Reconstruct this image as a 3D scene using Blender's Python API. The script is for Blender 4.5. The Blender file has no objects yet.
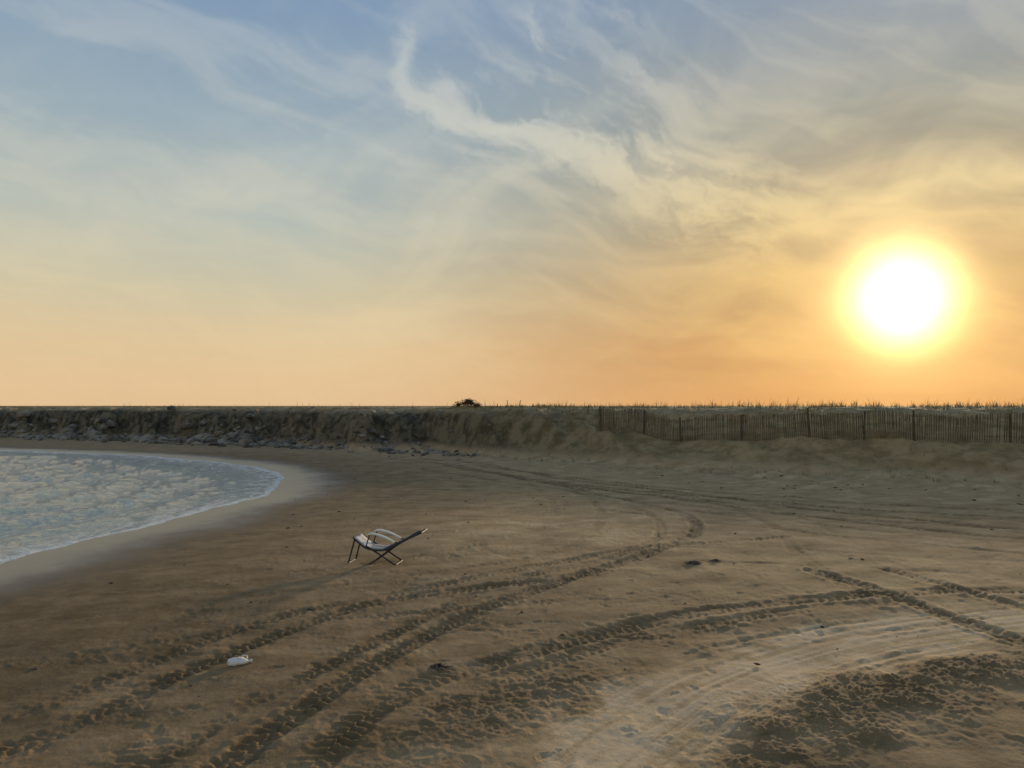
import bpy, bmesh, math, random
import numpy as np
from mathutils import Vector, Matrix
random.seed(7); rng=np.random.default_rng(7)
R=math.radians
scene=bpy.context.scene
scene.view_settings.view_transform='Standard'
scene.view_settings.look='None'
scene.view_settings.exposure=0
SUN_AZ,SUN_EL=26.8,7.1

def lin(r,g,b):
    f=lambda c:(c/255/12.92) if c/255<=0.04045 else ((c/255+0.055)/1.055)**2.4
    return (f(r),f(g),f(b),1)

# ------------------------------------------------------------ noise
perm=rng.permutation(1024); perm=np.concatenate([perm,perm])
ga=rng.uniform(0,2*np.pi,1024); gx=np.cos(ga); gy=np.sin(ga)
def perlin(x,y):
    xi=np.floor(x).astype(np.int64); yi=np.floor(y).astype(np.int64)
    xf=x-xi; yf=y-yi
    u=xf*xf*xf*(xf*(xf*6-15)+10); v=yf*yf*yf*(yf*(yf*6-15)+10)
    X=xi&1023; Y=yi&1023; X1=(X+1)&1023; Y1=(Y+1)&1023
    h=lambda a,b: perm[perm[a]+b]
    def g(hh,dx,dy): return gx[hh]*dx+gy[hh]*dy
    a=g(h(X,Y),xf,yf); b=g(h(X1,Y),xf-1,yf); c=g(h(X,Y1),xf,yf-1); d=g(h(X1,Y1),xf-1,yf-1)
    return (a+u*(b-a)+v*((c+u*(d-c))-(a+u*(b-a))))*1.5
def fbm(x,y,o=4,g=0.5):
    s=np.zeros_like(x); a=1.0; f=1.0
    for i in range(o):
        s+=a*perlin(x*f+17.3*i,y*f-9.1*i); a*=g; f*=2.03
    return s
def sstep(a,b,x):
    t=np.clip((x-a)/(b-a),0,1); return t*t*(3-2*t)

def catmull(P,step=0.4):
    P=[np.array(p,float) for p in P]
    P=[2*P[0]-P[1]]+P+[2*P[-1]-P[-2]]
    out=[]
    for i in range(1,len(P)-2):
        a,b,c,d=P[i-1:i+3]
        n=max(2,int(np.linalg.norm(c-b)/step))
        for k in range(n):
            t=k/n
            out.append(0.5*((2*b)+(-a+c)*t+(2*a-5*b+4*c-d)*t*t+(-a+3*b-3*c+d)*t**3))
    out.append(P[-2]); return np.array(out)

# ------------------------------------------------------------ layout (metres)
SHORE=catmull([(-20,-12),(-15.4,4),(-12.6,11.5),(-11.3,16.6),(-10.9,20.1),(-10.1,24.3),(-9.7,30.6),(-10.4,35.5),(-12.5,41),(-17,47),(-27,54.8),(-40.5,61),(-80,75),(-260,112)],2.5)
POLY=np.vstack([SHORE,[(-900,112),(-900,-12)]])
WATER_Z=-0.10
def shore_dist(x,y):
    """signed distance to waterline, + on land"""
    d=np.full(x.shape,1e9)
    for (ax,ay),(bx,by) in zip(SHORE[:-1],SHORE[1:]):
        vx,vy=bx-ax,by-ay; L=vx*vx+vy*vy
        t=np.clip(((x-ax)*vx+(y-ay)*vy)/L,0,1)
        d=np.minimum(d,(x-ax-t*vx)**2+(y-ay-t*vy)**2)
    d=np.sqrt(d)
    ins=np.zeros(x.shape,bool); n=len(POLY)
    for i in range(n):
        x1,y1=POLY[i]; x2,y2=POLY[(i+1)%n]
        if y1==y2: continue
        c=((y1>y)!=(y2>y))&(x<(x2-x1)*(y-y1)/(y2-y1)+x1)
        ins^=c
    return np.where(ins,-d,d)

BX=[-400,-200,-100,-58,-34,-17,-4.4,2,10,19,27,40,100,400]
BY=[230,150,108,86,73,63,53.5,46,38.5,33,29.5,27,20,-20]
def dune_t(x,y):
    yb=np.interp(x,BX,BY)
    yb=(yb+np.interp(x-4,BX,BY)+np.interp(x+4,BX,BY))/3
    return (y-yb)*0.85
def dune(x,y):
    t=dune_t(x,y)
    right=sstep(-8,14,x)
    w=6.0*(1-right)+13.0*right
    gul=fbm(x*0.22+y*0.1,y*0.05,4)
    gul2=np.abs(perlin(x*0.5,y*0.13+3))
    tt=t+gul*(2.6*(1-right)+1.2*right)-gul2*1.2*(1-right)
    h=sstep(0,1,tt/w)
    sc=sstep(0.34,0.70,np.clip(tt/w,0,1))
    h=h*right+(0.55*h+0.45*sc)*(1-right)
    H=3.12+0.10*right+0.10*fbm(x*0.06,y*0.06,3)
    z=H*h
    amp=sstep(0.02,0.3,h)
    z+=amp*(0.10*fbm(x*0.7,y*0.7,4))*(1-0.3*h)
    z-=sstep(w+4,w+90,t)*0.7
    return z,h,right,t/w

def base_height(x,y):
    d=shore_dist(x,y)+0.35*fbm(x*0.25,y*0.25,3)*1.2
    sh=WATER_Z+np.where(d>0,np.minimum(0.017*d,0.10),np.maximum(0.06*d,-1.2))
    z,h,right,tn=dune(x,y)
    land=sstep(2,9,d)
    z=z+sh
    z+=land*0.045*fbm(x*0.22,y*0.22,3)
    hump=land*np.exp(-((tn+0.05)/0.45)**2)*right
    z+=hump*0.25*np.maximum(fbm(x*0.35,y*0.5,4),-0.1)
    return z,d,h,right,tn,land

# ------------------------------------------------------------ ground grid
def merge_angles():
    dense=np.arange(-37,37,0.072)
    l=-37-np.cumsum(np.linspace(0.1,4.2,66)); l=l[l>-180]
    r=37+np.cumsum(np.linspace(0.1,4.2,66)); r=r[r<180]
    return np.radians(np.concatenate([l[::-1],dense,r,]))
ANG=merge_angles()
rows=[np.linspace(0.6,6.4,14,endpoint=False)]
ys=np.arange(2628/6.4,2628/30.0,-0.8); rows.append(2628/ys)
rr=[];c=30.0
while c<110: rr.append(c); c+=0.18+0.0035*(c-30)
while c<5500: rr.append(c); c*=1.045
rows.append(np.array(rr)); RAD=np.concatenate(rows)
NR,NC=len(RAD),len(ANG)
rg,ag=np.meshgrid(RAD,ANG,indexing='ij')
X=(rg*np.sin(ag)).ravel(); Y=(rg*np.cos(ag)).ravel()
Z,D,Hd,Rt,TN,LAND=base_height(X,Y)
tone=np.zeros_like(X)      # + lighter dry sand and painted lift in dune shadow, - darker churned/damp sand
near=int(np.searchsorted(RAD,62)*NC)
x=X[:near]; y=Y[:near]; land=LAND[:near]; flat=(1-sstep(0.02,0.25,Hd[:near]))
dz=np.zeros(near); tn_=np.zeros(near)

def blob(cx,cy,sx,sy,rot=0):
    c,s=math.cos(R(rot)),math.sin(R(rot))
    u=((x-cx)*c+(y-cy)*s)/sx; v=(-(x-cx)*s+(y-cy)*c)/sy
    return np.exp(-(u*u+v*v))
n1=fbm(x*1.3,y*1.3,4); n2=fbm(x*5.5+3,y*5.5,3); n3=fbm(x*0.5+9,y*0.9,4); n4=fbm(x*13,y*13,2)
act=land*(0.3+0.7*sstep(-0.3,0.5,n3))
dz+=act*(0.012*n1+0.008*n2+0.0045*n4)
md=np.clip(blob(3.4,8.8,2.2,1.0,30)+0.8*blob(6.0,10.1,1.8,0.6,18),0,1)
md=sstep(0.12,0.95,md+0.30*n1)
cl=fbm(x*5.0,y*5.0,4,0.65)
dz+=md*(0.05+0.024*np.abs(cl)+0.014*cl+0.014*n4)
tn_-=md*0.50
m2=sstep(0.15,0.85,blob(0.0,8.9,1.4,0.8,40)+0.7*blob(2.6,11.9,2.2,0.3,20)+0.25*n1)
dz+=m2*(0.012*cl+0.012*n2+0.008*n4); tn_-=m2*0.30
m3=sstep(0.3,0.7,blob(6.5,7.8,1.8,1.0,10)+0.2*n1); tn_+=m3*0.30
tn_+=0.80*blob(0.8,20.5,3.4,4.0,-20)*(0.6+0.6*n3)
tn_+=0.45*blob(9,20,7,3.5,-10)*(0.5+0.8*n3)
tn_+=0.35*blob(8,17,5,2,-10)*(0.5+0.8*n3)
tn_-=0.50*blob(-6.0,11.5,5,3.6,20)
tn_-=0.35*sstep(9,4,D[:near])
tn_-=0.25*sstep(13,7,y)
tn_+=0.55*sstep(17,28,y)*sstep(6,14,D[:near])  # far sand colour brightened to offset the dune's cast shadow
tn_+=0.36*fbm(x*0.35+y*0.25,y*1.6-x*0.5,4)*land

def path_coords(P,halo):
    L=catmull(P,0.35)
    x0,y0=L.min(0)-halo; x1,y1=L.max(0)+halo
    idx=np.nonzero((x>x0)&(x<x1)&(y>y0)&(y<y1))[0]
    px,py=x[idx],y[idx]
    best=np.full(len(idx),1e9); lat=np.zeros(len(idx)); ss=np.zeros(len(idx)); acc=0
    for (ax,ay),(bx,by) in zip(L[:-1],L[1:]):
        vx,vy=bx-ax,by-ay; l=math.hypot(vx,vy)
        if l<1e-6: continue
        vx/=l; vy/=l
        k=np.nonzero((np.abs(px-(ax+bx)/2)<halo+l)&(np.abs(py-(ay+by)/2)<halo+l))[0]
        qx=px[k]-ax; qy=py[k]-ay
        t=np.clip(qx*vx+qy*vy,0,l)
        dd=np.hypot(qx-t*vx,qy-t*vy)
        up=dd<best[k]; kk=k[up]
        best[kk]=dd[up]; lat[kk]=np.sign(qx[up]*vy-qy[up]*vx)*dd[up]; ss[kk]=acc+t[up]
        acc+=l
    m=best<halo
    return idx[m],lat[m],ss[m]

def tyre(P,w=0.30,depth=0.035,lug=0.02,per=0.16,tn=-0.5,off=0.0,var=0.5):
    depth*=0.40; lug*=0.50; tn*=0.72; var=min(1,var+0.28)
    i,lat,s=path_coords(P,w/2+0.35+abs(off))
    lat=lat-off
    lat=lat+0.03*perlin(s*1.3+off,lat*0+w*7)
    fade=land[i]*flat[i]*np.clip(1-var+var*(0.55+1.7*fbm(s*0.45+off*3+depth*190,lat*1.5+w*31,4)),0,1.15)
    a=np.abs(lat)
    ins=1-sstep(w/2-0.06,w/2+0.05,a+0.03*n2[i])
    prof=-depth*ins+0.5*depth*np.exp(-((a-w/2-0.07)/0.06)**2)*(1+1.3*perlin(x[i]*6,y[i]*6))
    ph=s/per+a*2.6+0.5*(lat>0)
    sq=np.tanh(1.6*np.sin(2*np.pi*ph+1.5*perlin(x[i]*3,y[i]*3)))
    brk=np.clip(0.6+1.2*perlin(x[i]*2.6,y[i]*2.6)+0.4*n2[i],0,1.3)
    prof+=lug*sq*ins*brk+0.40*lug*ins*(n2[i]+n4[i])
    dz[i]*=(1-0.4*ins*np.minimum(fade,1))
    dz[i]+=prof*fade
    tn_[i]+=tn*ins*fade*(0.6+0.35*sq*brk)

def lane(P,w,tn,groove=0.006,depth=0.02):
    i,lat,s=path_coords(P,w/2+0.9)
    wob=0.40*fbm(x[i]*0.9,y[i]*0.9,4)
    ins=1-sstep(w/2-0.45,w/2+0.25,np.abs(lat)+wob)
    g=fbm(lat*8,s*0.16,4)
    dz[i]=dz[i]*(1-0.65*ins)+ins*(-depth+groove*g)
    tn_[i]=tn_[i]*(1-0.9*ins)+ins*(tn+0.55*g+0.40*n3[i]+0.20*n2[i])

lane([(-0.1,5.6),(0.65,7.2),(1.5,8.4),(2.9,9.9),(4.8,11.2),(6.7,12.0),(8.5,12.6),(13,13.3)],1.85,1.15)
for o in (0,1.7):
    tyre([(-6,50),(-1.9,45.3),(2.2,36.5),(6.0,31.3),(9.7,26),(14.2,21.4),(22,16)],0.5,0.05,0.01,0.3,-1.9,off=o,var=0.0)
    tyre([(-2,44),(4.7,34),(8.8,30),(13.3,26.5),(17,24.5),(30,19)],0.5,0.05,0.01,0.3,-1.7,off=o,var=0.1)
    tyre([(-3,42),(5,30),(10,25.5),(16,22.5),(26,18)],0.4,0.04,0.01,0.3,-1.3,off=o,var=0.3)
    tyre([(3.5,27),(7.3,23.5),(11,20.5),(15,18.3),(22,17)],0.35,0.04,0.01,0.25,-1.0,off=o,var=0.4)
    tyre([(1.0,19),(5,18.6),(10,17.3),(16,15.5)],0.28,0.03,0.01,0.2,-0.6,off=o,var=0.6)
tyre([(5.2,31),(6.9,28.3),(7.4,22.7),(6.6,18),(6.2,14.1)],0.3,0.030,0.01,0.2,-0.8)
tyre([(6.4,31),(8.2,28.3),(8.8,22.7),(8.2,18),(8.2,14.5)],0.3,0.02,0.01,0.2,-0.5)
tyre([(2.15,34.6),(2.9,27),(2.3,21.5),(0.6,17.6),(-3.5,14.6),(-8,12)],0.3,0.03,0.012,0.2,-0.8)
tyre([(0.6,36),(1.4,27.5),(0.9,22),(-1.2,18.4),(-5,15.6),(-9,13.6)],0.3,0.02,0.01,0.2,-0.5)
tyre([(-9,8.2),(-6.5,10.2),(-4.6,11.4),(-2.2,12.6),(0.8,13.6)],0.26,0.02,0.02,0.15,-0.5)
tyre([(-4.2,5.6),(-3.47,7.2),(-3.13,8.6),(-2.47,9.95),(-1.48,12.45),(-.23,14.8),(1.94,17.1),(3.45,19.3),(4.3,22.7),(3.97,26),(1.97,31.7),(-1.65,39.8),(-9,47)],0.30,0.040,0.028,0.15,-0.9,var=0.3)
tyre([(-3.3,5.8),(-2.77,7.2),(-2.43,8.45),(-1.58,10.9),(-.97,12.2),(.14,14),(1.85,16.2),(3.4,18.2),(5.0,21.2),(5.3,24.5),(4,28.5),(1.2,35)],0.36,0.07,0.050,0.17,-1.3,var=0.05)
tyre([(-7.4,7.0),(-5.65,8.53),(-4.92,9.95),(-4.08,12.05),(-2.84,13.5),(-.64,15.4),(3.1,18.6),(7,20)],0.30,0.045,0.030,0.15,-0.9,var=0.2)
tyre([(-6.6,6.2),(-5.1,7.71),(-4.5,8.88),(-3.95,10.47),(-2.97,12.6),(-2.0,13.8),(0.5,15.0)],0.32,0.055,0.042,0.15,-1.1,var=0.05)
tyre([(-8,9.5),(-6.2,11.5),(-4.4,13.4),(-2,15),(1.5,16.4),(5,17)],0.28,0.02,0.012,0.16,-0.4,var=0.6)
tyre([(-2.6,5.8),(-1.98,7.2),(-1.33,9.19),(.11,10.7),(2.03,12.3),(4.26,13.3),(6.66,14),(9.5,14.3),(20,14)],0.45,0.05,0.036,0.16,-1.2,var=0.15)
tyre([(-1.9,5.8),(-1.3,7.6),(-.6,9.19),(.65,10.5),(2.26,11.8),(4.4,12.8),(6.7,13.4),(9.0,13.6),(18,13.6)],0.34,0.03,0.02,0.15,-0.6,var=0.5)
tyre([(6.2,16),(6.7,14.2),(7.0,12.8),(7.35,11.5),(7.9,10),(8.6,8)],0.4,0.075,0.06,0.17,-1.9,var=0.0)
tyre([(7.8,16),(8.3,14.2),(8.7,12.8),(9.1,11.5)],0.35,0.05,0.04,0.17,-1.1,var=0.1)
tyre([(1.0,6.3),(1.6,7.4),(2.5,8.7),(3.9,9.9),(5.6,10.9),(8,11.8)],0.10,0.035,0.0,0.2,-0.8,off=0.0)
tyre([(0.1,6.3),(0.7,7.9),(1.8,9.5),(3.4,10.8),(5.4,11.75),(8,12.6)],0.12,0.035,0.0,0.2,-0.8)
tyre([(-0.4,6.3),(0.3,8.2),(1.4,9.9),(3.0,11.2),(5.2,12.2),(8,13.0)],0.10,0.03,0.0,0.2,-0.7)
nf=1100
fx=rng.uniform(-9,13,nf); fy=6+rng.uniform(0,1,nf)**1.4*26; fa=rng.uniform(0,math.pi,nf)
for k in range(nf):
    cx,cy=fx[k],fy[k]
    r=math.hypot(cx,cy); r0=max(0,np.searchsorted(RAD,r-0.45)); r1=np.searchsorted(RAD,r+0.45)
    a=math.atan2(cx,cy); c0=np.searchsorted(ANG,a-0.45/r); c1=np.searchsorted(ANG,a+0.45/r)
    if r1*NC>near or c1<=c0: continue
    ii=(np.arange(r0,r1)[:,None]*NC+np.arange(c0,c1)[None,:]).ravel()
    c_,s_=math.cos(fa[k]),math.sin(fa[k]); q=rng.uniform(0.6,1.2)
    u=((x[ii]-cx)*c_+(y[ii]-cy)*s_)/(0.14*q)+0.6*n2[ii]; v=(-(x[ii]-cx)*s_+(y[ii]-cy)*c_)/(0.065*q)+0.5*n4[ii]
    e=np.sqrt(u*u+v*v)
    dz[ii]+=land[ii]*flat[ii]*rng.uniform(0.15,0.8)*(-0.020*np.exp(-e**3)+0.008*np.exp(-((e-1.35)/0.3)**2))
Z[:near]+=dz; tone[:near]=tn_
co=np.stack([X,Y,Z],1).astype(np.float32)
ii=np.arange(NR-1)[:,None]*NC+np.arange(NC-1)[None,:]
quads=np.stack([ii,ii+NC,ii+NC+1,ii+1],-1).reshape(-1,4)
def grid_mesh(name,co,quads,attrs,mat):
    me=bpy.data.meshes.new(name)
    me.vertices.add(len(co)); me.vertices.foreach_set('co',co.ravel())
    me.loops.add(quads.size); me.loops.foreach_set('vertex_index',quads.ravel().astype(np.int32))
    me.polygons.add(len(quads)); me.polygons.foreach_set('loop_start',np.arange(0,quads.size,4,dtype=np.int32))
    try: me.polygons.foreach_set('loop_total',np.full(len(quads),4,dtype=np.int32))
    except Exception: pass
    me.polygons.foreach_set('use_smooth',np.ones(len(quads),bool))
    me.update(calc_edges=True)
    for k,v in attrs.items():
        a=me.attributes.new(k,'FLOAT','POINT'); a.data.foreach_set('value',v.astype(np.float32))
    o=bpy.data.objects.new(name,me); scene.collection.objects.link(o); me.materials.append(mat); return o

# ------------------------------------------------------------ node helpers
class NT:
    def __init__(s,nt): s.nt=nt
    def n(s,t,**kw):
        nd=s.nt.nodes.new(t)
        for k,v in kw.items(): setattr(nd,k,v)
        return nd
    def put(s,sock,v):
        if v is None: return
        if isinstance(v,bpy.types.NodeSocket): s.nt.links.new(v,sock)
        else: sock.default_value=v
    def m(s,op,a,b=None,c=None,clamp=False):
        nd=s.n('ShaderNodeMath',operation=op,use_clamp=clamp)
        for i,v in enumerate((a,b,c)): s.put(nd.inputs[i],v)
        return nd.outputs[0]
    def mix(s,f,a,b,bt='MIX',clampf=True):
        nd=s.n('ShaderNodeMix',data_type='RGBA',blend_type=bt,clamp_factor=clampf)
        s.put(nd.inputs[0],f); s.put(nd.inputs[6],a); s.put(nd.inputs[7],b); return nd.outputs[2]
    def ss(s,v,a,b,o0=0.0,o1=1.0):
        nd=s.n('ShaderNodeMapRange',interpolation_type='SMOOTHSTEP')
        s.put(nd.inputs[0],v); s.put(nd.inputs[1],a); s.put(nd.inputs[2],b); s.put(nd.inputs[3],o0); s.put(nd.inputs[4],o1); return nd.outputs[0]
    def noise(s,vec,scale,detail=4,rough=0.5,dist=0.0):
        nd=s.n('ShaderNodeTexNoise'); s.put(nd.inputs['Vector'],vec)
        nd.inputs['Scale'].default_value=scale; nd.inputs['Detail'].default_value=detail
        nd.inputs['Roughness'].default_value=rough; nd.inputs['Distortion'].default_value=dist
        return nd.outputs[0]
    def attr(s,name):
        nd=s.n('ShaderNodeAttribute',attribute_name=name); return nd.outputs['Fac']

def new_mat(name):
    m=bpy.data.materials.new(name); m.use_nodes=True
    return m,NT(m.node_tree),m.node_tree.nodes['Principled BSDF']
def simple_mat(name,c1,c2,scale=8,rough=0.7,metal=0.0,bump=0.0):
    m,t,p=new_mat(name)
    tc=t.n('ShaderNodeTexCoord').outputs['Object']
    nz=t.noise(tc,scale,3,0.6)
    t.put(p.inputs['Base Color'],t.mix(t.ss(nz,0.35,0.65),(*c1,1),(*c2,1)))
    p.inputs['Roughness'].default_value=rough; p.inputs['Metallic'].default_value=metal
    if bump:
        b=t.n('ShaderNodeBump'); b.inputs['Strength'].default_value=bump; b.inputs['Distance'].default_value=0.02
        t.put(b.inputs['Height'],nz); t.put(p.inputs['Normal'],b.outputs[0])
    return m

# ------------------------------------------------------------ sand material
ms,t,p=new_mat('sand')
pos=t.n('ShaderNodeNewGeometry').outputs['Position']
dS=t.attr('shore'); hD=t.attr('duneh'); rt=t.attr('rightside'); tn=t.attr('tone')
nM=t.noise(pos,1.6,5,0.65); nF=t.noise(pos,45,2,0.7); dn=t.noise(pos,0.9,5,0.7)
dry=t.mix(t.ss(nM,0.3,0.7),(0.46,0.315,0.165,1),(0.56,0.395,0.225,1))
damp=t.mix(t.ss(nM,0.3,0.7),(0.155,0.105,0.052,1),(0.240,0.165,0.088,1))
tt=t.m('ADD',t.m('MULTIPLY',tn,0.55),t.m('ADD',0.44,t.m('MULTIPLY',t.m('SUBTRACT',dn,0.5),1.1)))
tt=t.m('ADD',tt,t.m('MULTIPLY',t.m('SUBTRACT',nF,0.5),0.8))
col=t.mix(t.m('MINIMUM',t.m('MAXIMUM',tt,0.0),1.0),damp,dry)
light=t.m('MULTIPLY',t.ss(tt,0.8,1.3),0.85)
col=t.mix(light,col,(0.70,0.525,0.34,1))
wet=t.ss(t.m('ADD',dS,t.m('MULTIPLY',t.m('SUBTRACT',nM,0.5),2.0)),0.2,4.6,1.0,0.0)
col=t.mix(t.m('MULTIPLY',wet,0.85),col,(0.12,0.09,0.062,1))
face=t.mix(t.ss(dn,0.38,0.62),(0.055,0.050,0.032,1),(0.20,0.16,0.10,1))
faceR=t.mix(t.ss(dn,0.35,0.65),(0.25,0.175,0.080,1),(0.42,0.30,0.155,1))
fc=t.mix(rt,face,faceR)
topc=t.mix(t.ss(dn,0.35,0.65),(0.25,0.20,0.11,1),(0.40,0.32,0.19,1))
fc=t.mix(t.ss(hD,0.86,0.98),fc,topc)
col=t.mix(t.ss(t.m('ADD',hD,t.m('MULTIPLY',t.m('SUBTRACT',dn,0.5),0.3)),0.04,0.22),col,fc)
t.put(p.inputs['Base Color'],col)
t.put(p.inputs['Roughness'],t.ss(wet,0.1,1.0,0.95,0.30))
t.put(p.inputs['Specular IOR Level'],t.ss(wet,0.1,1.0,0.1,0.42))
b=t.n('ShaderNodeBump'); b.inputs['Distance'].default_value=0.02
t.put(b.inputs['Strength'],t.ss(wet,0,1,0.7,0.08))
t.put(b.inputs['Height'],t.noise(pos,10,5,0.8))
t.put(p.inputs['Normal'],b.outputs[0])
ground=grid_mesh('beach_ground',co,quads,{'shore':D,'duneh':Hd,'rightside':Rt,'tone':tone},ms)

# ------------------------------------------------------------ water
mw,t,p=new_mat('sea_water')
pos=t.n('ShaderNodeNewGeometry').outputs['Position']
dS=t.attr('shore')
mp=t.n('ShaderNodeMapping'); t.put(mp.inputs[0],pos); mp.inputs['Rotation'].default_value=(0,0,R(20)); mp.inputs['Scale'].default_value=(1.6,0.8,1)
w1=t.noise(mp.outputs[0],2.6,5,0.65)
fo=t.noise(mp.outputs[0],1.4,6,0.75)
ed=t.m('ADD',dS,t.m('MULTIPLY',t.m('SUBTRACT',fo,0.5),1.0))
edge=t.m('MULTIPLY',t.ss(ed,-0.55,-0.15),t.ss(w1,0.35,0.6,0.6,1.0))
wash=t.m('MULTIPLY',t.ss(ed,-2.6,-0.4),t.ss(fo,0.42,0.60,0.15,0.75))
patch=t.m('MULTIPLY',t.ss(fo,0.55,0.68),0.55)
foam=t.m('MAXIMUM',t.m('MAXIMUM',t.m('MULTIPLY',edge,0.95),t.m('MULTIPLY',wash,0.7)),patch)
t.put(p.inputs['Base Color'],t.mix(foam,(0.31,0.40,0.40,1),(0.86,0.86,0.84,1)))
t.put(p.inputs['Roughness'],t.ss(foam,0,1,0.10,0.6))
p.inputs['IOR'].default_value=1.333
b=t.n('ShaderNodeBump'); b.inputs['Distance'].default_value=0.24; b.inputs['Strength'].default_value=0.9
t.put(b.inputs['Height'],w1); t.put(p.inputs['Normal'],b.outputs[0])
wr=[];c=4.0
while c<900: wr.append(c); c+=max(0.03,c*c*0.00033) if c<100 else c*0.05
wr=np.array(wr); wa=np.radians(np.concatenate([np.arange(-110,-42,0.6),np.arange(-42,-8,0.09)]))
g1,g2=np.meshgrid(wr,wa,indexing='ij'); wx=(g1*np.sin(g2)).ravel(); wy=(g1*np.cos(g2)).ravel()
wd=shore_dist(wx,wy)+0.35*fbm(wx*0.25,wy*0.25,3)*1.2
dep=sstep(0.0,5.0,-wd)
ph_=wd/2.6+0.55*fbm(wx*0.12,wy*0.12,3)
crest=np.exp(1.4*np.sin(2*np.pi*ph_))/np.exp(1.4)
wz=WATER_Z+dep*(0.11*crest-0.03+0.05*fbm(wx*0.9,wy*0.9,4))+0.008*sstep(0.2,1,-wd)*fbm(wx*3,wy*3,2)
wn=len(wa); ii=np.arange(len(wr)-1)[:,None]*wn+np.arange(wn-1)[None,:]
q=np.stack([ii,ii+wn,ii+wn+1,ii+1],-1).reshape(-1,4)
keep=(wd[q].min(1)<0.5); q=q[keep]
used=np.unique(q); rem=np.full(len(wx),-1); rem[used]=np.arange(len(used))
grid_mesh('sea_water',np.stack([wx,wy,wz],1)[used].astype(np.float32),rem[q],{'shore':wd[used]},mw)

def hz(px,py):
    z,*_=base_height(np.array([float(px)]),np.array([float(py)])); return float(z[0])
def hza(px,py): return base_height(px,py)[0]

# ------------------------------------------------------------ mesh helpers
def mesh_obj(name,verts,faces,mat,parent=None,smooth=False):
    me=bpy.data.meshes.new(name); me.from_pydata([tuple(v) for v in verts],[],[tuple(f) for f in faces]); me.update()
    if smooth: me.polygons.foreach_set('use_smooth',[True]*len(me.polygons))
    o=bpy.data.objects.new(name,me); scene.collection.objects.link(o); me.materials.append(mat)
    if parent: o.parent=parent
    return o
def tube(name,pts,rad,mat,parent,seg=10):
    cu=bpy.data.curves.new(name,'CURVE'); cu.dimensions='3D'; cu.bevel_depth=rad; cu.bevel_resolution=3; cu.use_fill_caps=True
    sp=cu.splines.new('POLY'); sp.points.add(len(pts)-1)
    for a,b in zip(sp.points,pts): a.co=(*b,1)
    o=bpy.data.objects.new(name,cu); scene.collection.objects.link(o); cu.materials.append(mat)
    dg=bpy.context.evaluated_depsgraph_get(); me=bpy.data.meshes.new_from_object(o.evaluated_get(dg))
    bpy.data.objects.remove(o); o=bpy.data.objects.new(name,me); scene.collection.objects.link(o)
    me.polygons.foreach_set('use_smooth',[True]*len(me.polygons)); o.parent=parent; return o

# ------------------------------------------------------------ dune grass
mg=simple_mat('dune_grass',(0.18,0.15,0.06),(0.36,0.28,0.14),3,0.8)
V=[];F=[]
def tuft(cx,cy,cz,n,hmin,hmax,spread,wd_=0.02):
    for _ in range(n):
        a=random.uniform(0,6.283); r=random.uniform(0,spread); h=random.uniform(hmin,hmax)
        bx,by=cx+r*math.cos(a),cy+r*math.sin(a); la=random.uniform(0,6.283); le=random.uniform(0.05,0.6)*h
        w=wd_*random.uniform(0.6,1.3); wa_=random.uniform(-0.6,0.6); dx,dy=w*math.cos(wa_),w*math.sin(wa_)
        mx,my=bx+0.35*le*math.cos(la),by+0.35*le*math.sin(la); ex,ey=bx+le*math.cos(la),by+le*math.sin(la)
        k=len(V)
        V.extend([(bx-dx,by-dy,cz-0.05),(bx+dx,by+dy,cz-0.05),(mx+dx*.8,my+dy*.8,cz+h*.6),(mx-dx*.8,my-dy*.8,cz+h*.6),(ex,ey,cz+h)])
        F.extend([(k,k+1,k+2,k+3),(k+3,k+2,k+4)])
N=6500
gx_=np.concatenate([rng.uniform(-95,10,int(N*0.45)),rng.uniform(-5,60,N-int(N*0.45))])
rgt=sstep(-8,14,gx_); ww=6*(1-rgt)+13*rgt
tpos=rng.uniform(0.6,2.2,N)*ww
gy_=np.interp(gx_,BX,BY)+tpos/0.85
dens=fbm(gx_*0.15,gy_*0.15,3)
gz=hza(gx_,gy_)
for k in range(N):
    if dens[k]<-0.05 and random.random()<0.8: continue
    r_=rgt[k]; far=tpos[k]/ww[k]
    hm=(0.20+0.24*r_) if far<1.5 else 0.20
    hm*=0.6+0.8*random.random()
    tuft(gx_[k],gy_[k],gz[k],random.randint(4,9),0.07,hm,0.3,0.012)
    if random.random()<0.08*(0.4+1.2*r_): tuft(gx_[k],gy_[k],gz[k],2,0.35,0.85,0.1,0.009)
for _ in range(260):
    sx=random.uniform(-2,34); b_=np.interp(sx,BX,BY); sy=b_+random.uniform(0.5,7)
    tuft(sx,sy,hz(sx,sy),random.randint(3,6),0.08,0.28,0.14,0.012)
mesh_obj('dune_grass',V,F,mg)

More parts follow.
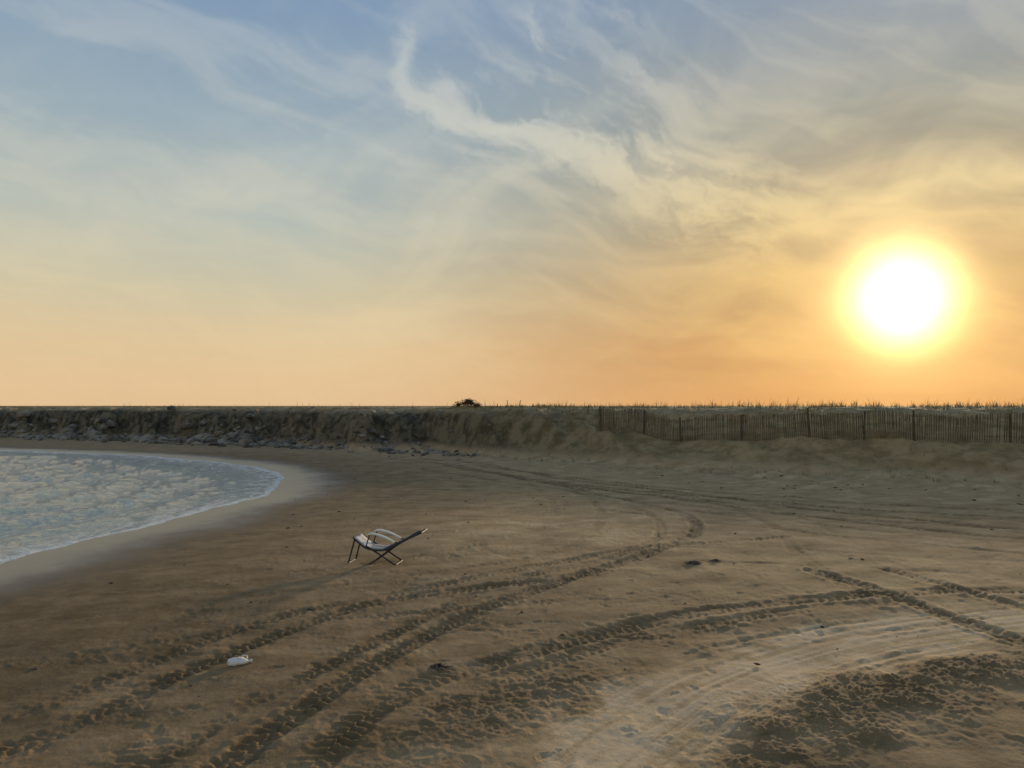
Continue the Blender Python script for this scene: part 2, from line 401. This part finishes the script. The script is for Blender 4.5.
# bush on the crest
mb=simple_mat('bush_leaves',(0.05,0.05,0.022),(0.10,0.09,0.04),5,0.8)
V=[];F=[]
bcx,bcy=-3.7,64.5; bz=hz(bcx,bcy)
bush=bpy.data.objects.new('bush',None); scene.collection.objects.link(bush); bush.location=(bcx,bcy,bz)
lob=[(-0.75,0,0.28,0.45,0.28),(-0.2,0.1,0.42,0.5,0.36),(0.35,-0.1,0.38,0.5,0.33),(0.85,0,0.22,0.4,0.22),(0.1,0,0.6,0.3,0.2)]
for k in range(2200):
    lx,ly,lz,rx,rz=random.choice(lob); u=Vector((random.gauss(0,1),random.gauss(0,1),random.gauss(0,1))).normalized()*random.uniform(0.1,1.15)
    c=Vector((lx+u.x*rx,ly+u.y*rx,max(0.02,lz+u.z*rz))); a=Vector((random.gauss(0,1),random.gauss(0,1),random.gauss(0,1))).normalized()*0.06
    b2=a.cross(Vector((random.random(),random.random(),1))).normalized()*0.03
    q0=len(V); V.extend([c-a,c+b2,c+a,c-b2]); F.append((q0,q0+1,q0+2,q0+3))
mesh_obj('leaves',V,F,mb,bush)
mtw=simple_mat('twig_bark',(0.06,0.045,0.03),(0.1,0.08,0.05),10,0.9)
for k in range(9):
    a=k*0.7; tube('branch_%d'%k,[(0,0,-0.1),(0.3*math.cos(a),0.2*math.sin(a),0.2),(0.75*math.cos(a),0.3*math.sin(a),0.3+0.22*abs(math.sin(a)))],0.008,mtw,bush)

# ------------------------------------------------------------ sand fence
fence=bpy.data.objects.new('sand_fence',None); scene.collection.objects.link(fence)
mf=simple_mat('weathered_lath',(0.110,0.078,0.042),(0.22,0.16,0.09),2.5,0.85)
FL=catmull([(5.4,49.3),(9,46.6),(14,43.4),(19,40.6),(24,38.3),(31,36),(42,33)],0.05)
seg=np.hypot(*np.diff(FL,axis=0).T); cum=np.concatenate([[0],np.cumsum(seg)])
L=cum[-1]
V=[];F=[]
def boxpost(cx,cy,z0,z1,w,d,ang,lean=(0,0),V=V,F=F):
    c_,s_=math.cos(ang),math.sin(ang); k=len(V)
    for zz,l in ((z0,0),(z1,1)):
        for sx,sy in ((-1,-1),(1,-1),(1,1),(-1,1)):
            a,b=sx*w/2,sy*d/2
            V.append((cx+a*c_-b*s_+lean[0]*l,cy+a*s_+b*c_+lean[1]*l,zz))
    F.extend([(k,k+3,k+2,k+1),(k+4,k+5,k+6,k+7)]+[(k+i,k+(i+1)%4,k+4+(i+1)%4,k+4+i) for i in range(4)])
sp=np.arange(0,L,0.105); fxs=np.interp(sp,cum,FL[:,0]); fys=np.interp(sp,cum,FL[:,1]); fzs=hza(fxs,fys)
for i in range(len(sp)):
    j=min(i+1,len(sp)-1); i0=max(0,j-1); ang=math.atan2(fys[j]-fys[i0],fxs[j]-fxs[i0])
    if random.random()<0.05: continue
    ft=1.38+0.09*math.sin(sp[i]*0.9)+random.uniform(-0.05,0.05)
    le=random.gauss(0,0.025)+0.08*math.sin(sp[i]*0.35)
    boxpost(fxs[i],fys[i],fzs[i]-0.1,fzs[i]+ft,0.050*random.uniform(0.8,1.2),0.01,ang,(le,random.gauss(0,0.02)))
mesh_obj('slats',V,F,mf,fence)
V2=[];F2=[]
pts=[];s_=0.3
while s_<L: pts.append(s_); s_+=random.choice([2.4,3.0,3.6,2.7,4.2])
for s_ in pts:
    a,b=np.interp(s_,cum,FL[:,0]),np.interp(s_,cum,FL[:,1])-0.07
    boxpost(a,b,hz(a,b)-0.3,hz(a,b)+random.uniform(1.38,1.66),0.085,0.085,-0.5,(random.gauss(0,0.07),0),V2,F2)
mp2=simple_mat('post_wood',(0.07,0.05,0.03),(0.13,0.095,0.055),5,0.85)
mesh_obj('posts',V2,F2,mp2,fence)
mwire=simple_mat('wire',(0.12,0.1,0.08),(0.2,0.16,0.12),5,0.5,0.8)
for n_,hh in enumerate((0.3,0.75,1.2)):
    tube('wire_%d'%n_,[(fxs[i],fys[i]-0.012,fzs[i]+hh) for i in range(0,len(sp),6)],0.007,mwire,fence)
f2=bpy.data.objects.new('sand_fence',None); scene.collection.objects.link(f2)
V3=[];F3=[]
for k in range(13):
    a=-1.2+k*0.8+random.uniform(-0.25,0.25); b=57.5-k*0.5+random.uniform(-0.1,0.1)
    boxpost(a,b,hz(a,b)-0.2,hz(a,b)+random.uniform(0.2,0.6),0.05,0.04,0,(random.gauss(0,0.08),0),V3,F3)
mesh_obj('stakes',V3,F3,mp2,f2)

# ------------------------------------------------------------ rubble / debris lines
def lumps(name,items,mat,sub=1):
    bm=bmesh.new(); bmesh.ops.create_icosphere(bm,subdivisions=sub,radius=1); bv=np.array([v.co[:] for v in bm.verts]); bf=[[v.index for v in f.verts] for f in bm.faces]; bm.free()
    V=[];F=[]
    for (cx,cy,cz,sx,sy,sz) in items:
        j=bv*(1+rng.uniform(-0.3,0.25,(len(bv),1))); a=rng.uniform(0,6.28); c_,s_=math.cos(a),math.sin(a)
        q=np.stack([j[:,0]*sx,j[:,1]*sy,j[:,2]*sz],1); q=np.stack([q[:,0]*c_-q[:,1]*s_+cx,q[:,0]*s_+q[:,1]*c_+cy,q[:,2]+cz],1)
        k=len(V); V.extend(map(tuple,q)); F.extend([[i+k for i in f] for f in bf])
    return mesh_obj(name,V,F,mat)
mr=simple_mat('rubble_stone',(0.06,0.052,0.042),(0.30,0.26,0.20),0.6,0.85,bump=0.4)
it=[];rx=np.concatenate([rng.uniform(-95,-15,1200),rng.uniform(-20,-2,160)])
ry=np.interp(rx,BX,BY)+rng.normal(0.8,1.7,len(rx))
rz=hza(rx,ry)
for a,b,c_ in zip(rx,ry,rz):
    s=min(0.7,0.14+random.expovariate(7))*(1 if a<-18 else 0.6); it.append((a,b,c_+s*0.1,s*random.uniform(.8,1.8),s,s*random.uniform(.5,.9)))
lumps('rubble_rocks',it,mr)
md_=simple_mat('wrack_debris',(0.05,0.036,0.024),(0.20,0.15,0.10),6,0.9)
it=[]
for _ in range(150):
    a=random.uniform(-8,14); b=6.5+random.random()**1.3*30
    if shore_dist(np.array([a]),np.array([float(b)]))[0]<1.5: continue
    s=random.uniform(0.006,0.020)*(1+b*0.03); it.append((a,b,hz(a,b)+s*0.3,s*random.uniform(1,2.5),s,s*0.6))
for _ in range(70):
    a=random.uniform(6,30); b=np.interp(a,BX,BY)+random.uniform(-8,1); s=random.uniform(0.02,0.07); it.append((a,b,hz(a,b)+s*0.2,s*random.uniform(1,2.5),s,s*0.6))
lumps('beach_wrack',it,md_)
def clump(cx,cy,R_,n):
    V=[];F=[]
    z0=hz(cx,cy)
    for _ in range(n):
        a=random.uniform(0,6.28); r=R_*random.random(); x0=cx+r*math.cos(a)*1.5; y0=cy+r*math.sin(a); d=random.uniform(0,6.28); l=random.uniform(0.03,0.10); w=0.010; h=random.uniform(0.01,0.06)*(1-r/R_*0.6)
        p_=[(x0+l*s*math.cos(d),y0+l*s*math.sin(d),z0+0.01+h*(1-s*s)) for s in (-1,-.4,.4,1)]
        k=len(V)
        for q_ in p_: V.append((q_[0]-w*math.sin(d),q_[1]+w*math.cos(d),q_[2]+0.006)); V.append((q_[0]+w*math.sin(d),q_[1]-w*math.cos(d),q_[2]))
        F.extend([(k+2*i,k+2*i+1,k+2*i+3,k+2*i+2) for i in range(3)])
    return mesh_obj('seaweed_clump',V,F,md_)
clump(3.92,16.8,0.10,130); clump(4.45,17.0,0.045,40); clump(-0.95,10.15,0.06,50)

# ------------------------------------------------------------ beach lounge chair
chair=bpy.data.objects.new('beach_lounge_chair',None); scene.collection.objects.link(chair)
mfr=simple_mat('chair_frame',(0.022,0.022,0.025),(0.04,0.04,0.045),12,0.55,0.0)
mar=simple_mat('chair_arm_plastic',(0.72,0.72,0.70),(0.82,0.82,0.80),14,0.4)
mfab,t,p=new_mat('chair_fabric')
tc=t.n('ShaderNodeTexCoord').outputs['Object']
sx=t.n('ShaderNodeSeparateXYZ'); t.put(sx.inputs[0],tc)
wv=t.noise(tc,60,2,0.6)
isback=t.ss(sx.outputs[0],-0.40,-0.36)
isb2=t.ss(sx.outputs[0],-0.02,0.02)
fc=t.mix(isback,(0.66,0.66,0.66,1),t.mix(isb2,(0.34,0.35,0.36,1),(0.035,0.04,0.048,1)))
t.put(p.inputs['Base Color'],t.mix(t.m('MULTIPLY',wv,0.3),fc,(0.10,0.10,0.11,1))); p.inputs['Roughness'].default_value=0.8
Wd=0.25
prof=catmull([(-0.72,0.58),(-0.58,0.47),(-0.42,0.365),(-0.2,0.325),(0.02,0.34),(0.28,0.45),(0.56,0.60),(0.86,0.74)],0.04)
V=[];F=[];n=len(prof);M=7
for i,(a,b) in enumerate(prof):
    for j in range(M):
        yy=-Wd+0.02+(2*Wd-0.04)*j/(M-1); sag=-0.02*(1-(yy/Wd)**2)
        V.append((a,yy,b+sag))
for i in range(n-1):
    for j in range(M-1): F.append((i*M+j,i*M+j+1,(i+1)*M+j+1,(i+1)*M+j))
fab=mesh_obj('sling_fabric',V,F,mfab,chair,True)
so=fab.modifiers.new('s','SOLIDIFY'); so.thickness=0.04
def rbox(name,c,dim,rot,mat,bev=0.02):
    bm=bmesh.new(); bmesh.ops.create_cube(bm,size=1); bmesh.ops.scale(bm,vec=dim,verts=bm.verts)
    bmesh.ops.bevel(bm,geom=bm.edges[:],offset=bev,segments=3,affect='EDGES')
    me=bpy.data.meshes.new(name); bm.to_mesh(me); bm.free(); me.materials.append(mat)
    me.polygons.foreach_set('use_smooth',[True]*len(me.polygons))
    o=bpy.data.objects.new(name,me); scene.collection.objects.link(o); o.location=c; o.rotation_euler=rot; o.parent=chair; return o
rbox('head_pillow',(0.70,0,0.695),(0.22,0.42,0.05),(0,-R(26),0),simple_mat('pillow_cloth',(0.035,0.04,0.05),(0.06,0.06,0.075),20,0.8),0.02)
for sg,nm in ((-1,'near'),(1,'far')):
    y_=sg*Wd
    tube('side_rail_'+nm,[(a,y_,b) for a,b in prof],0.019,mfr,chair)
    tube('front_leg_'+nm,[(-0.69,y_,0.55),(-0.76,y_,0.30),(-0.84,y_,0.0)],0.019,mfr,chair)
    tube('cross_leg_a_'+nm,[(-0.42,y_*1.06,0.42),(-0.08,y_*1.06,0.22),(0.28,y_*1.06,0.0)],0.019,mfr,chair)
    tube('cross_leg_b_'+nm,[(0.28,y_*0.94,0.455),(0.0,y_*0.94,0.25),(-0.34,y_*0.94,0.0)],0.019,mfr,chair)
    tube('arm_post_'+nm,[(-0.42,y_*1.06,0.40),(-0.34,y_*1.06,0.66)],0.014,mfr,chair)
    tube('arm_link_'+nm,[(0.22,y_*1.06,0.51),(0.36,y_*1.03,0.50)],0.012,mfr,chair)
    ap=catmull([(-0.40,0.665),(-0.30,0.70),(-0.1,0.665),(0.08,0.60),(0.24,0.52)],0.05)
    V=[];F=[]
    for i,(a,b) in enumerate(ap):
        w=0.030+0.012*math.sin(math.pi*i/(len(ap)-1))
        for dy,dz_ in ((-w,-.016),(-w*.8,.016),(w*.8,.016),(w,-.016)): V.append((a,y_*1.06+dy,b+dz_))
    for i in range(len(ap)-1):
        for j in range(4): F.append((i*4+j,i*4+(j+1)%4,i*4+4+(j+1)%4,i*4+4+j))
    F.extend([(3,2,1,0),tuple(len(V)-4+q_ for q_ in range(4))])
    mesh_obj('armrest_'+nm,V,F,mar,chair)
for nm,pp in (('head_bar',(0.86,0.74)),('front_bar',(-0.72,0.58)),('foot_bar_front',(-0.84,0.015)),('foot_bar_a',(0.28,0.015)),('foot_bar_b',(-0.34,0.015)),('seat_bar',(-0.2,0.30))):
    tube(nm,[(pp[0],-Wd,pp[1]),(pp[0],Wd,pp[1])],0.015,mfr,chair)
chair.location=(-2.72,17.0,hz(-2.72,17.0)-0.012); chair.rotation_euler=(0,0,R(-8)); chair.scale=(0.96,0.96,0.96)

# ------------------------------------------------------------ crushed plastic bottle
bottle=bpy.data.objects.new('plastic_bottle',None); scene.collection.objects.link(bottle)
mbt=simple_mat('bottle_plastic',(0.70,0.70,0.66),(0.82,0.82,0.78),18,0.35)
prof2=[(-0.15,0.02),(-0.148,0.055),(-0.13,0.068),(-0.06,0.066),(-0.03,0.052),(0.0,0.064),(0.05,0.066),(0.085,0.055),(0.115,0.028),(0.125,0.020),(0.145,0.020)]
V=[];F=[];S=20
for i,(a,r) in enumerate(prof2):
    for j in range(S):
        th=2*math.pi*j/S; rr_=r*(1+0.10*math.sin(3*th+i*0.9)+0.06*math.sin(5*th-i*1.7))
        V.append((a+0.006*math.sin(th*2+i),rr_*math.cos(th),max(-0.045,rr_*math.sin(th)*(0.8-0.18*math.sin(i*1.1)))))
for i in range(len(prof2)-1):
    for j in range(S): F.append((i*S+j,i*S+(j+1)%S,(i+1)*S+(j+1)%S,(i+1)*S+j))
F.append(tuple(range(S))[::-1]); F.append(tuple(len(V)-S+j for j in range(S)))
mesh_obj('body',V,F,mbt,bottle,True)
tube('cap',[(0.142,0,0),(0.172,0,0)],0.024,simple_mat('cap_plastic',(0.6,0.6,0.55),(0.7,0.7,0.65),20,0.4),bottle)
tube('handle',[(0.03,0,0.058),(0.045,0,0.085),(0.09,0,0.075),(0.105,0,0.035)],0.010,mbt,bottle)
bottle.location=(-3.56,10.2,hz(-3.56,10.2)+0.035); bottle.rotation_euler=(0,R(4),R(25)); bottle.scale=(0.95,0.95,0.95)

# ------------------------------------------------------------ world : computed sky map
W_,H_=4096,2048
cl3=lambda *c: np.array(lin(*c)[:3])
def rampf(e,stops):
    xs=[a for a,_ in stops]; cs=np.array([c for _,c in stops])
    return np.stack([np.interp(e,xs,cs[:,k]) for k in range(3)],-1)
FAR=[(0,cl3(226,192,148)),(4,cl3(223,195,152)),(8,cl3(206,196,166)),(13,cl3(180,188,180)),(19,cl3(154,172,182)),(27,cl3(128,153,180)),(40,cl3(112,136,164)),(60,cl3(106,124,148)),(90,cl3(104,120,144))]
NEAR=[(0,cl3(214,156,96)),(4,cl3(204,152,96)),(8,cl3(190,154,106)),(13,cl3(174,157,126)),(19,cl3(158,158,146)),(27,cl3(144,154,164)),(40,cl3(122,138,160)),(60,cl3(106,124,148)),(90,cl3(104,120,144))]
sd=(math.sin(R(SUN_AZ))*math.cos(R(SUN_EL)),math.cos(R(SUN_AZ))*math.cos(R(SUN_EL)),math.sin(R(SUN_EL)))
def theta(az,el):
    a,e=np.radians(az),np.radians(el)
    return np.degrees(np.arccos(np.clip(np.cos(e)*np.sin(a)*sd[0]+np.cos(e)*np.cos(a)*sd[1]+np.sin(e)*sd[2],-1,1)))
def pline(az,el,P,sig0,sig1):
    L=catmull(P,0.7); n=len(L)-1; best=np.full(az.shape,1e9); 
    for k in range(n):
        ax,ay=L[k]; bx,by=L[k+1]; vx,vy=bx-ax,by-ay; l2=vx*vx+vy*vy
        tt=np.clip(((az-ax)*vx+(el-ay)*vy)/l2,0,1); sg=sig0+(sig1-sig0)*(k/n)
        best=np.minimum(best,((az-ax-tt*vx)**2+(el-ay-tt*vy)**2)/sg**2)
    return np.exp(-best)
def gb(az,el,ca,ce,ang,sa,sc):
    c,s=math.cos(R(ang)),math.sin(R(ang)); u=az-ca; v=el-ce
    return np.exp(-(((u*c+v*s)/sa)**2+((v*c-u*s)/sc)**2))
def fib(az,el,ang,fa,fc_,sx_,o=6,g=0.55):
    c,s=math.cos(R(ang)),math.sin(R(ang))
    return fbm((az*c+el*s)*fa+sx_,(el*c-az*s)*fc_+sx_*1.7,o,g)
def sky_rgb(az,el,detail=True):
    ep=np.maximum(el,0); th=theta(az,el)
    nf=sstep(44,6,th)[...,None]
    sky=rampf(ep,FAR)*(1-nf)+rampf(ep,NEAR)*nf
    if detail:
        wv=2.6*fbm(az*0.055,el*0.09,3); wu=2.2*fbm(az*0.055+40,el*0.09,3)
        A=az+wu; E=el+wv*0.7
        sm=0.60*fbm(az*0.5+3,el*0.7,4); A2=az+wu*0.5+sm; E2=el+wv*0.35+0.6*sm
        f1=fib(A,E,-25,0.085,0.50,2.0,6,0.55)
        f1b=fib(A2,E2,-42,0.32,1.4,12.0,5,0.56)
        f2=fib(A,E,-4,0.045,0.42,22.0,6,0.52)
        f3=fib(A,E,34,0.05,0.22,31.0,6,0.5)
        f5=fib(A,E,-14,0.05,0.30,71.0,6,0.56)
        big=fbm(az*0.045+7,el*0.08+2,3)
        s1=pline(A2,E2,[(-8.3,25.5),(-7.9,22.8),(-4,20.8),(2,19.4),(8,17.6),(13.5,15.2),(19,12.2)],0.8,2.3)
        s1w=pline(A2,E2,[(-4,22.3),(3,20),(10,17.5),(17,13)],2.8,4.4)
        s2=gb(A2,E2,2.2,25.3,-50,2.2,0.7)+0.8*gb(A2,E2,9.5,22.8,-22,4.2,1.3)+0.5*gb(A2,E2,6,26.5,-10,4,1.0)
        s3=pline(A2,E2,[(17,11.2),(22,12.2),(28,13.4),(36,13.6)],0.40,0.7)
        s4=0.8*gb(A2,E2,30,11.8,4,7,0.8)+0.6*gb(A2,E2,14,9.6,-4,9,1.5)+0.5*gb(A2,E2,16,12.5,-10,6,1.0)
        tex=sstep(-0.5,0.8,f1+0.35*f1b)
        cd=0.80*s1*sstep(-0.8,0.7,f1+0.55*f1b)+0.60*s1w*tex+0.75*s2*sstep(-0.8,0.7,f1+0.45*f1b)
        cd+=0.75*s3*sstep(-0.9,0.4,f2)+0.5*s4*sstep(-0.6,0.7,f2)
        veil=sstep(-0.7,0.9,f3+0.5*big)*0.36*sstep(-45,-5,az)*sstep(27,13,el)
        cd+=veil+0.24*sstep(-0.4,0.9,f2+0.4*big)*sstep(22,8,el)+0.26*sstep(-0.2,1.0,f1+0.6*big)*sstep(-14,6,az)+0.30*sstep(-0.25,0.85,f5+0.25*f3)*sstep(4,-12,az)+0.10*sstep(-0.1,0.9,f3)
        cd=1-np.exp(-1.1*cd)
        cd=np.clip(cd,0,1)*sstep(0,4.5,el)
        win=sstep(78,55,np.abs(az))*sstep(46,36,el)
        cd=(cd*win)[...,None]
        nc=sstep(34,5,th)[...,None]
        cc=rampf(ep,[(0,cl3(230,198,152)),(8,cl3(226,208,168)),(18,cl3(216,213,196)),(30,cl3(202,208,208))])*(1-nc)+rampf(ep,[(0,cl3(234,186,112)),(9,cl3(232,194,126)),(14,cl3(242,218,160)),(22,cl3(218,208,184)),(30,cl3(200,202,200))])*nc
        sky=sky*(1-0.84*cd)+cc*0.84*cd
        gd=sstep(-0.1,0.9,fib(A,E,-6,0.05,0.34,55.0,5,0.5)+0.2)*(gb(az,el,31,17.5,5,13,4)+0.7*gb(az,el,33,9.8,0,9,1.6)+0.6*gb(az,el,17,7.5,-4,9,2.4)+0.4*gb(az,el,22,22,-5,12,3))
        gd=(np.clip(gd,0,1)*0.40*win)[...,None]
        gc=rampf(ep,[(0,cl3(190,140,90)),(9,cl3(162,134,96)),(18,cl3(142,140,130)),(30,cl3(128,137,147))])
        sky=sky*(1-gd)+gc*gd
        sky*=(1+0.025*win*(f1b*0.5+f2*0.6))[...,None]
    else:
        f2=0*az; 
    thw=th*(1+0.07*np.clip(f2,-1,1))
    core=6.0*np.exp(-(thw/2.35)**2)+1.25*np.exp(-thw/3.3)
    halo=np.exp(-th/10.0)*(0.12+0.18*f2)
    sky=sky+core[...,None]*np.array([1.0,0.68,0.26])+halo[...,None]*np.array([0.80,0.46,0.14])
    return sky
img=bpy.data.images.new('sky_map',W_,H_,alpha=False,float_buffer=True)
try: img.colorspace_settings.name='Linear Rec.709'
except Exception: img.colorspace_settings.name='Non-Color'
buf=np.ones((H_,W_,4),np.float32)
azs=((np.arange(W_)+0.5)/W_-0.25)*360; azs=np.where(azs>180,azs-360,azs)
els=((np.arange(H_)+0.5)/H_-0.5)*180
q4=8
ac,ec=np.meshgrid(azs[::q4],els[::q4]); cs=sky_rgb(ac,ec,False)
buf[:,:,:3]=np.repeat(np.repeat(cs,q4,0),q4,1)
ci=np.nonzero(np.abs(azs)<80)[0]; ri=np.nonzero((els>-3)&(els<47))[0]
a2,e2=np.meshgrid(azs[ci],els[ri]); buf[ri[0]:ri[-1]+1,ci[0]:ci[-1]+1,:3]=sky_rgb(a2,e2,True)
img.pixels.foreach_set(buf.ravel()); img.update(); img.pack()
w=bpy.data.worlds.new('World'); scene.world=w; w.use_nodes=True
t=NT(w.node_tree); bg=w.node_tree.nodes['Background']
tc=t.n('ShaderNodeTexCoord').outputs['Generated']
env=t.n('ShaderNodeTexEnvironment'); env.image=img; env.interpolation='Cubic'; t.put(env.inputs[0],tc)
ns=t.n('ShaderNodeTexSky',sky_type='NISHITA'); ns.sun_disc=False; ns.sun_elevation=R(SUN_EL); ns.sun_rotation=R(SUN_AZ)
nsv=t.n('ShaderNodeVectorMath',operation='SCALE'); t.put(nsv.inputs[0],ns.outputs[0]); nsv.inputs['Scale'].default_value=0.001
va=t.n('ShaderNodeVectorMath',operation='ADD'); t.put(va.inputs[0],env.outputs[0]); t.put(va.inputs[1],nsv.outputs[0])
t.put(bg.inputs[0],va.outputs[0]); bg.inputs[1].default_value=1.0
try:
    w.cycles.sampling_method='MANUAL'; w.cycles.sample_map_resolution=1024
except Exception as e: print(e)

sun=bpy.data.lights.new('sun','SUN'); sun.energy=3.2; sun.angle=R(2.5); sun.color=(1.0,0.76,0.46)
so=bpy.data.objects.new('sun',sun); scene.collection.objects.link(so); so.rotation_euler=Vector(sd).to_track_quat('Z','Y').to_euler()

cam=bpy.data.cameras.new('camera'); cam.sensor_width=36; cam.lens=27.2; cam.clip_end=9000; cam.clip_start=0.1
cob=bpy.data.objects.new('camera',cam); scene.collection.objects.link(cob); cob.location=(0,0,3.4); cob.rotation_euler=(R(90+1.6),0,0)
scene.camera=cob
print('verts',len(co),NR,NC)
